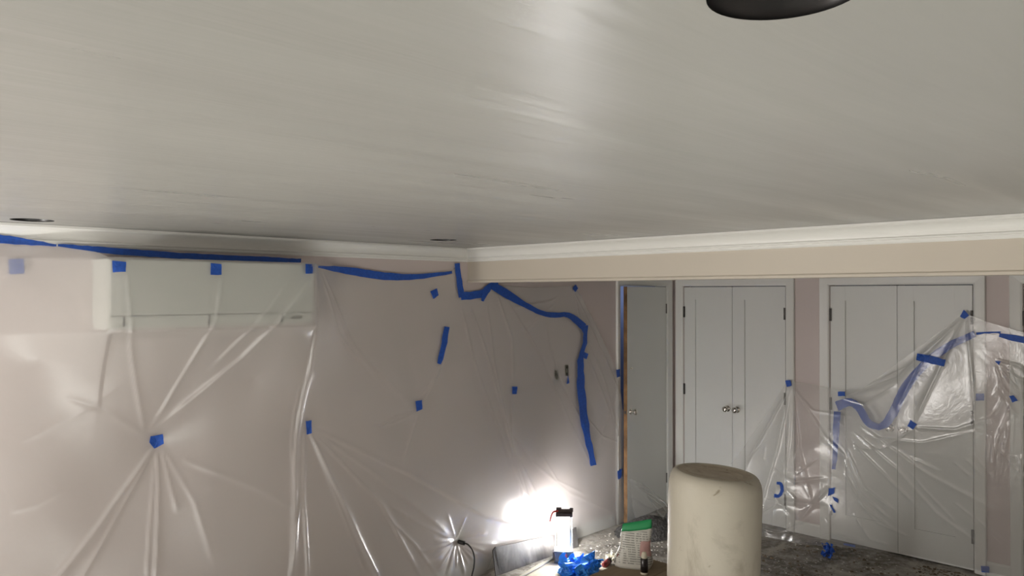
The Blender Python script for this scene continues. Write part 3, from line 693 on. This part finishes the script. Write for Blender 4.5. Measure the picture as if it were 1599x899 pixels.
strip('long tape strip hanging down the plastic left of the narrow door', [(913, 508), (914, 530), (907, 560), (907, 600), (912, 650), (919, 690), (927, 726)], [10, 6, 9, 11, 12, 10, 9], FL, .014, fray=1.0)

patch('tape scrap at the left top corner of the closet plastic', [(1226, 594), (1234, 593), (1236, 602), (1228, 604)], FR)
patch('tape rectangle above the blurred tape arch on the closet plastic', [(1308, 611), (1319, 611), (1319, 618), (1308, 618)], FR)
patch('tape scrap at the peak of the closet plastic', [(1505, 483), (1513, 492), (1506, 498), (1499, 494)], FR)
patch('tilted tape square right of the covered door knobs', [(1421, 655), (1431, 662), (1425, 670), (1416, 665)], FR, .010)
patch('small pointed tape scrap near the right frame edge, upper', [(1553, 563), (1562, 564), (1559, 570)], FR)
patch('tilted tape scrap near the right frame edge, lower', [(1575, 618), (1582, 617), (1589, 625), (1580, 628)], FR)
patch('blurred tape square on the door casing behind the closet plastic', [(1523, 614), (1536, 614), (1536, 625), (1523, 625)], (wr, .028))
strip('short thick tape strip crossing the sloping tape', [(1431, 557), (1452, 561), (1475, 567)], [11, 12, 11], FR, .012)
strip('long sloping tape strip behind the closet plastic', [(1522, 521), (1480, 541), (1442, 570), (1414, 604), (1397, 638), (1383, 660), (1368, 668)], [10, 12, 13, 15, 15, 13, 8], FB, .004)
strip('arched tape strip behind the closet plastic', [(1370, 666), (1355, 660), (1341, 637), (1326, 627), (1306, 634)], [10, 12, 12, 12, 16], FB, .006)
strip('hanging tape strip down the edge of the inner plastic', [(1307, 642), (1305, 670), (1304, 700), (1301, 732)], [11, 10, 8, 6], FB, .006)
strip('tape strip along the sheet edge at the right frame edge', [(1560, 523), (1580, 527), (1605, 532)], [6, 9, 10], FR, .010)
strip('thin tape strip right of the plastic peak', [(1524, 521), (1540, 519), (1562, 519)], [4, 3, 3], FR, .006)
strip('hook-shaped curl of tape on the plastic right of the drum', [(1212, 753), (1219, 755), (1220, 766), (1216, 773), (1208, 773)], [4, 5, 5, 5, 6], FR, .014, fray=.5, step=2)
patch('crumpled tape scrap at the lower end of the hanging tape', [(1293, 762), (1303, 760), (1301, 770), (1292, 774)], FR, .012)
patch('tape scrap just below the crumpled tape on the closet plastic', [(1299, 774), (1308, 778), (1308, 785), (1301, 780)], FR, .012)
patch('dark tape sliver low on the closet plastic, under other scraps', [(1294, 787), (1297, 787), (1304, 799), (1301, 800)], FR, .012)
patch('blurred tape scrap behind the foot of the closet plastic', [(1316, 847), (1334, 849), (1334, 856), (1317, 855)], (wr, .05))
patch('blurred tape square at the bottom of the closet plastic near the right', [(1530, 882), (1543, 883), (1543, 893), (1531, 892)], (wr, .03))

def wad(name, label, px, py, wpx, hpx, mat, nr=8, z=0.0, sub=True):
    """a loose ball of crumpled tape on the floor"""
    c = fl(px, py, z); dist = Vector((c.x, c.y, H - z)).length; sx = wpx / F * dist / 2; sz = hpx / F * dist
    bmw = nb(); rg = random.Random(int(px * 7 + py))
    for k in range(nr):
        th = rg.uniform(0, 2 * PI); rr = rg.uniform(0.0, .62) * sx; ang = rg.uniform(0, 2 * PI); bx, by = rr * math.cos(th), rr * math.sin(th)
        wd = rg.uniform(.25, .45) * sx; pts = []; zz = rg.uniform(.02, .35) * sz
        for i in range(7):
            pts.append((bx, by, zz)); ang += rg.uniform(-1.1, 1.1); st = sx * .28
            bx += st * math.cos(ang); by += st * math.sin(ang); zz = min(max(zz + rg.uniform(-.5, .55) * sz * .6, .004), sz)
            if math.hypot(bx, by) > sx: bx *= .75; by *= .75
        pts = catmull(pts, 3); prev = None; tw = rg.uniform(0, PI)
        for i, p in enumerate(pts):
            d = Vector(pts[min(i + 1, len(pts) - 1)] - pts[max(i - 1, 0)]).normalized(); u = d.cross(Vector((0, 0, 1)))
            if u.length < 1e-3: u = Vector((1, 0, 0))
            u.normalize(); vv = d.cross(u); tw += .25; n_ = (u * math.cos(tw) + vv * math.sin(tw)) * wd / 2
            a, b = Vector(p) + n_, Vector(p) - n_; a.z = max(a.z, .002); b.z = max(b.z, .002)
            row = (bmw.verts.new(a), bmw.verts.new(b))
            if prev: bmw.faces.new((prev[0], prev[1], row[1], row[0]))
            prev = row
    o = obj(name, bmw, mat); o.location = c
    md = o.modifiers.new('thickness', 'SOLIDIFY'); md.thickness = 0.0012; md.offset = 0
    return tag(o, label, 'tape wad', 'crumpled wads of blue tape on the floor')
wad('tape_wad', 'big bright blue crumpled tape heap in front of the lit lantern', 906, 894, 62, 22, 'tapel', 34, z=0.006)
wad('tape_wad', 'small blue tape wad on the floor left of the drum', 1048, 889, 18, 9, 'tape', 10)
wad('tape_wad', 'dark blue tape wad on the floor at the foot of the closet plastic', 1293, 868, 18, 20, 'tape', 12)
wad('tape_wad', 'tiny purplish tape wad at the corner of the left sheet by the rubble mound', 965, 814, 8, 6, 'tape', 6)

# ------------------------------------------------------------------ the lit lantern
lp = fl(880, 876)
rz = math.atan2(-lp.y, -lp.x) + PI / 2
lt = tag(empty('work_lantern', (lp.x, lp.y, 0.006), rz), 'lit work lantern with glowing tubes on the floor by the left wall', 'lantern')
bm = nb(); box(bm, -.066, .066, -.05, .05, 0.012, .085, .008); box(bm, -.070, .070, -.054, .054, 0.0, .016, .004); box(bm, -.070, .070, -.054, .054, .076, .088, .003)
base = obj('base', bm, 'lampbase', lt)
boxo('badge', (-.012, .024, -.0535, -.049, .024, .070), 'clip', base, .002)
for x, y in ((-.06, -.046), (.06, -.046), (-.06, .046), (.06, .046)):
    obj('post', tube(nb(), [(x, y, .085), (x, y, .335)], .004, 8), 'cover', lt)
for x, y in ((-.032, -.005), (-.011, .012), (.011, .012), (.032, -.005)):
    obj('tube', lathe(nb(), [(0, .088), (.010, .09), (.010, .322), (.006, .330), (0, .332)], 12, Matrix.Translation((x, y, 0))), 'tube', lt, True)
bm = nb()
for x0, x1, y0, y1 in ((-.062, .062, -.049, -.047), (-.062, .062, .047, .049), (-.063, -.061, -.049, .049), (.061, .063, -.049, .049)): box(bm, x0, x1, y0, y1, .088, .335)
obj('cover', bm, 'cover', lt)
bm = nb(); box(bm, -.058, .064, -.046, .046, .334, .362, .006); box(bm, -.02, .058, -.02, .02, .36, .378, .005); box(bm, .044, .07, -.024, .024, .366, .386, .006); box(bm, -.055, -.015, -.02, .02, .366, .39, .006)
obj('cap', bm, 'lampcap', lt)
bm = nb(); tube(bm, catmull([(-.04, -.02, .372), (-.075, -.03, .366), (-.09, -.035, .335), (-.098, -.04, .30)], 6), .007, 8); obj('hook', bm, 'clip', lt)
bm = nb(); box(bm, -.082, -.066, -.03, .02, .012, .075, .004); obj('plug_socket', bm, 'lampbase', lt)
# its cable across the cardboard
def floorpath(px, z=0.010): return [fl(a, b, z) for a, b in px]
bm = nb(); tube(bm, catmull(floorpath([(868, 868), (856, 875), (842, 884), (826, 893), (812, 900), (790, 912), (760, 940)]), 6), .0065, 8)
o = obj('power_cable', bm, 'greycord', lt, True); o.matrix_parent_inverse = (Matrix.Translation(lt.location) @ Matrix.Rotation(rz, 4, 'Z')).inverted()

# black board leaning at the wall foot, where the sheet is lifted
top_px = [(770, 858), (774, 853), (800, 848), (830, 841), (866, 834), (884, 829), (900, 822)]
v, f = [], []
for a, b in top_px:
    t_ = wl(a, b, .105); v.append(t_)
bots = [Vector((p.x + (.0 if i else -.015), YW - .15, 0.003)) for i, p in enumerate(v)]
bots[-1].x -= .03
n = len(v); V = v + bots + [p + Vector((0, .008, .001)) for p in v] + [p + Vector((0, .008, .001)) for p in bots]
for i in range(n - 1):
    f += [(i, i + 1, n + i + 1, n + i), (2 * n + i + 1, 2 * n + i, 3 * n + i, 3 * n + i + 1), (i + 1, i, 2 * n + i, 2 * n + i + 1), (n + i, n + i + 1, 3 * n + i + 1, 3 * n + i)]
f += [(0, n, 3 * n, 2 * n), (n - 1, 3 * n - 1, 4 * n - 1, 2 * n - 1)]
tag(pyobj('leaning_board', V, f, 'board'), 'scuffed black board leaning at the wall foot behind the lantern', 'board')

# wall outlet, plug and black cord
op = wl(718, 836, .0)
ot = tag(empty('wall_outlet', (op.x, YW, op.z)), 'wall outlet under the plastic with a black plug in it', 'outlet')
boxo('cover_plate', (-.036, .036, -.006, 0, -.06, .06), 'plate', ot, .003)
for dz in (-.022, .022): boxo('receptacle', (-.016, .016, -.008, -.005, dz - .014, dz + .014), 'plate', ot, .003)
pp = FL.at(718, 845, .004)
bm = nb(); tube(bm, [(pp.x, pp.y + .022, pp.z), (pp.x, pp.y - .004, pp.z), (pp.x + .006, pp.y - .022, pp.z - .002), (pp.x + .02, pp.y - .032, pp.z - .006)], .014, 12)
pl = obj('plug', bm, 'blackrub', None, True)
cordpts = [Vector((pp.x + .015, pp.y - .03, pp.z - .004))] + [wl(a, b, o_) for a, b, o_ in ((731, 849, .10), (738, 858, .13), (741, 870, .14), (740, 885, .15), (737, 900, .17))]
cordpts.append(Vector((cordpts[-1].x - .02, YW - .22, .012))); cordpts.append(Vector((cordpts[-1].x - .12, YW - .45, .007)))
bm = nb(); tube(bm, catmull(cordpts, 6), .0055, 8); cd = obj('cord', bm, 'blackrub', pl, True)
tag(pl, 'black plug and hanging cord poking through the left plastic sheet', 'power cord')
# dim plates behind the plastic beside the hanging tape
for (px, py, ww, hh, lab) in ((868, 588, .05, .11, 'dark wall control plate behind the plastic, left one beside the hanging tape'), (884, 578, .045, .09, 'dark wall control plate behind the plastic, right one beside the hanging tape')):
    p = wl(px, py)
    t = tag(empty('wall_control', (p.x, YW, p.z)), lab, 'wall control', 'wall controls behind the plastic')
    boxo('plate', (-ww / 2, ww / 2, -.006, 0, -hh / 2, hh / 2), 'plategrey', t, .002); boxo('toggle', (-.008, .008, -.010, -.005, -.018, .018), 'switchgrey', t, .002)

# ------------------------------------------------------------------ floor litter
def sheet_poly(name, px, mat, thick, label, cat, z=0.001):
    P = [fl(a, b, z) for a, b in px]; n = len(P)
    V = P + [p + Vector((0, 0, thick)) for p in P]; f = [tuple(range(n))[::-1], tuple(range(n, 2 * n))] + [(i, (i + 1) % n, n + (i + 1) % n, n + i) for i in range(n)]
    return tag(pyobj(name, V, f, mat), label, cat)
sheet_poly('cardboard_sheet', [(800, 905), (840, 880), (868, 868), (905, 868), (945, 878), (985, 888), (1000, 915), (930, 960), (800, 960)], 'cardlight', .003, 'flat pale cardboard lying on the floor under the lantern', 'cardboard')

# rubble mound by the narrow door
mc = fl(997, 823); mc.y = min(mc.y, YW - .30); n = 40
v = []; f = []; rg = np.random.RandomState(5)
for i in range(n + 1):
    for j in range(n + 1):
        x, y = (i / n - .5) * .72, (j / n - .5) * .5
        r = math.hypot(x / .34, y / .25); hgt = .125 * max(0, 1 - r ** 1.5) + (.006 * rg.rand() if r < 1.05 else 0)
        v.append((x, y, hgt - .004))
for i in range(n):
    for j in range(n):
        a = i * (n + 1) + j; f.append((a, a + n + 1, a + n + 2, a + 1))
o = pyobj('rubble_mound', v, f, 'rubble'); o.location = (mc.x, mc.y, 0.0)
o.rotation_euler.z = 0.0
tag(o, 'mound of dark grey crushed rubble in front of the narrow door', 'rubble', kind='stuff')

def chips(name, label, mat, regions, count, smin, smax, seed):
    rs = random.Random(seed); V, Fc = [], []
    for _ in range(count):
        x0, x1, y0, y1 = rs.choice(regions); p = fl(rs.uniform(x0, x1), rs.uniform(y0, y1))
        if p.y > YW - .12 or p.x > XW - .1: continue
        s = smin + (smax - smin) * rs.random() ** 2.5; b = len(V)
        zz = 0.0
        dm = math.hypot((p.x - mc.x) / .34, (p.y - mc.y) / .25)
        if dm < 1.08: continue
        for k in range(4):
            a = k * PI / 2 + rs.uniform(-.5, .5); V.append((p.x + s * rs.uniform(.5, 1) * math.cos(a), p.y + s * rs.uniform(.5, 1) * math.sin(a), zz + .001))
        h_ = s * rs.uniform(.25, .7)
        for k in range(4): q = V[b + k]; V.append((q[0] * .7 + p.x * .3, q[1] * .7 + p.y * .3, zz + h_ * rs.uniform(.6, 1)))
        Fc += [(b + 3, b + 2, b + 1, b), (b + 4, b + 5, b + 6, b + 7)] + [(b + k, b + (k + 1) % 4, b + 4 + (k + 1) % 4, b + 4 + k) for k in range(4)]
    return tag(pyobj(name, V, Fc, mat), label, 'debris', kind='stuff')
chips('plaster_chips', 'scattered white plaster crumbs on the floor between lantern and drum', 'chipw', [(895, 1050, 815, 875), (920, 1045, 830, 880)], 380, .003, .016, 1)
chips('floor_debris', 'brown and pale crumbs scattered on the floor right of the drum', 'chipb', [(1186, 1560, 850, 899), (1430, 1560, 868, 899)], 900, .004, .020, 2)
chips('plaster_dust', 'fine pale dust lumps on the floor right of the drum', 'chipw', [(1186, 1400, 845, 899)], 350, .003, .012, 3)
def sheet_lump(name, label, px, py, w_, d_, h_, mat, seed):
    c = fl(px, py); bm = nb(); bmesh.ops.create_icosphere(bm, subdivisions=3, radius=1); rs = random.Random(seed)
    for vv in bm.verts:
        k = 1 + .28 * math.sin(7 * vv.co.x + seed) * math.cos(6 * vv.co.y) + rs.uniform(-.12, .12)
        vv.co = Vector((vv.co.x * w_ / 2 * k, vv.co.y * d_ / 2 * k, max(0, (vv.co.z + .25)) * h_ * k))
    o = obj(name, bm, mat); o.location = (c.x, c.y, .002); return tag(o, label, 'debris')
sheet_lump('rubble_heap', 'dark rumpled debris heap under the plastic beside the narrow door', 1046, 826, .14, .16, .09, 'rubble', 3)
sheet_lump('plaster_heap', 'small cream heap of plaster lumps left of the white bag', 956, 872, .11, .10, .035, 'cream', 8)

# dark red lump beside the crate
c = fl(943, 886)
rt = tag(empty('red_tube', (c.x, c.y, .002), .3), 'short dark red tube lying left of the cardboard box', 'tube')
bm = nb(); lathe(bm, [(0, 0), (.019, .001), (.021, .006), (.021, .075), (.017, .082), (0, .083)], 18, Matrix.Translation((0, 0, .021)) @ Matrix.Rotation(PI / 2, 4, 'Y')); obj('barrel', bm, 'darkred', rt, True)
bm = nb(); lathe(bm, [(.0215, .078), (.0215, .10), (.012, .104), (0, .104)], 18, Matrix.Translation((0, 0, .0215)) @ Matrix.Rotation(PI / 2, 4, 'Y')); obj('cap', bm, 'lampcap', rt, True)

# cardboard box with the bag and the bottle on it
BZT = 0.45
bc = fl(997, 865.5, BZT); bx1, by1 = bc.x, bc.y; bw, bd = .62, .5
bt = tag(empty('cardboard_box', (bx1 - bw / 2, by1 - bd / 2, 0)), 'brown cardboard box under the white bag', 'box')
boxo('carton', (-bw / 2, bw / 2, -bd / 2, bd / 2, 0.001, BZT - .006), 'card', bt, .003)
boxo('flap', (-bw / 2, bw / 2, -bd / 2, -.002, BZT - .0055, BZT - .0005), 'card', bt, .001)
boxo('flap', (-bw / 2, bw / 2, .002, bd / 2, BZT - .0055, BZT - .0005), 'card', bt, .001)

def facing(px, py, z):
    p = fl(px, py, z); return p, math.atan2(p.y, p.x) - PI / 2
p, rz = facing(988, 882, BZT)
k = Vector((p.x, p.y, H - BZT)).length / F            # metres per pixel there
bg = tag(empty('white_bag', (p.x, p.y, BZT + .001), rz - .12), 'white paper bag with a green top band standing on the cardboard box', 'bag')
def bag_part(name, z0_, z1_, nz, mat, infl=0.0, s0=-1.0, s1=1.0, parent=None, shape=24):
    v, f = [], []; hgt = 61 * k
    full = s1 - s0 >= 2
    for j in range(nz + 1):
        t = z0_ + (z1_ - z0_) * j / nz
        wd = (26 - 5 * t + 3.2 * math.sin(t * 9) * (1 - t)) * k + infl; dp = .055 * max(0, 1 - t) ** .55 + .003 + infl; sh = (6.0 * t) * k
        zt = hgt * t
        m_ = shape
        for i in range(m_ + (0 if full else 1)):
            a = 2 * PI * i / m_ if full else (s0 + (s1 - s0) * i / m_) * PI / 2 - PI / 2
            ca, sa = math.cos(a), math.sin(a)
            x = wd * math.copysign(abs(ca) ** .6, ca) + sh; y = dp * math.copysign(abs(sa) ** .7, sa)
            v.append((x, y, zt + .24 * x * (t ** 2) + .0015 * math.sin(14 * x / .1 + 9 * t)))
    m_ = shape + (0 if full else 1)
    for j in range(nz):
        for i in range(shape):
            i2 = (i + 1) % m_ if full else i + 1
            f.append((j * m_ + i, j * m_ + i2, (j + 1) * m_ + i2, (j + 1) * m_ + i))
    if full: f.append(tuple(range(m_))[::-1]); f.append(tuple(range(nz * m_, nz * m_ + m_)))
    return pyobj(name, v, f, mat, parent, True)
bag_part('bag_body', 0, .86, 14, 'bag', 0, parent=bg)
bag_part('top_band', .855, 1.03, 3, 'green', .0004, parent=bg)
bag_part('printed_text', .10, .82, 12, 'print', .0012, -.74, .86, bg)
bag_part('pink_panel', .30, .62, 6, 'pinkprint', .0022, .12, .86, bg)
bag_part('bar_code', .08, .20, 3, 'switchgrey', .0022, -.72, -.60, bg, 4)
bag_part('red_mark', .24, .32, 3, 'darkred', .0022, -.60, -.52, bg, 4)
p, rz = facing(1005.5, 894.5, BZT); k = Vector((p.x, p.y, H - BZT)).length / F
bo = tag(empty('small_bottle', (p.x, p.y, BZT), rz), 'small black bottle with a cream cap standing before the white bag', 'bottle')
r_ = 5.4 * k
obj('bottle_body', lathe(nb(), [(0, 0.0), (r_ * .9, 0), (r_, .004), (r_, 22 * k), (r_ * .8, 23 * k), (0, 23 * k)], 20), 'bottle', bo, True)
obj('foot_band', lathe(nb(), [(r_ * 1.02, 0.001), (r_ * 1.03, .002), (r_ * 1.03, .010), (r_ * 1.0, .011)], 20), 'cream', bo, True)
obj('bottle_cap', lathe(nb(), [(r_ * .78, 22.8 * k), (r_ * .80, 26 * k), (r_ * .55, 31 * k), (0, 31.5 * k)], 20), 'cream', bo, True)

# ------------------------------------------------------------------ the tall drum
dc = fl(1115, 738, 1.15)
dr = tag(empty('plastic_drum', (dc.x, dc.y, 0), -PI / 4), 'tall scuffed cream plastic drum standing upside down in the foreground', 'drum')
RD = .2115
prof = [(0, .0), (RD * .93, .0), (RD * .955, .01), (RD * .955, .3), (RD * .965, .6), (RD * .985, .9), (RD * .995, 1.02), (RD * .995, 1.06), (RD * .985, 1.095), (RD * .96, 1.122), (RD * .92, 1.142), (RD * .87, 1.153), (RD * .82, 1.157), (RD * .80, 1.156), (RD * .785, 1.152)]
bm = nb(); lathe(bm, prof, 64)
def dent(bm):
    for vv in bm.verts:
        x, y, z = vv.co; th = math.atan2(y, x)
        t = max(0, (z - .75) / .4)
        vv.co.z -= t * t * .016 * (x / RD)
        vv.co.x *= 1 + .010 * math.sin(2 * th + 5 * z); vv.co.y *= 1 + .010 * math.sin(3 * th + 4 * z)
        vv.co.x += .012 * math.sin(2.2 * (z - 1.0)) * (1 if z < 1.05 else 1)
    return bm
obj('drum_shell', dent(bm), 'drum', dr, True)
bm = nb(); lathe(bm, [(RD * .786, 1.1525), (RD * .77, 1.150), (RD * .6, 1.149), (RD * .58, 1.151), (RD * .56, 1.149), (RD * .2, 1.148), (0, 1.148)], 64)
obj('drum_end', dent(bm), 'drumtop', dr, True)
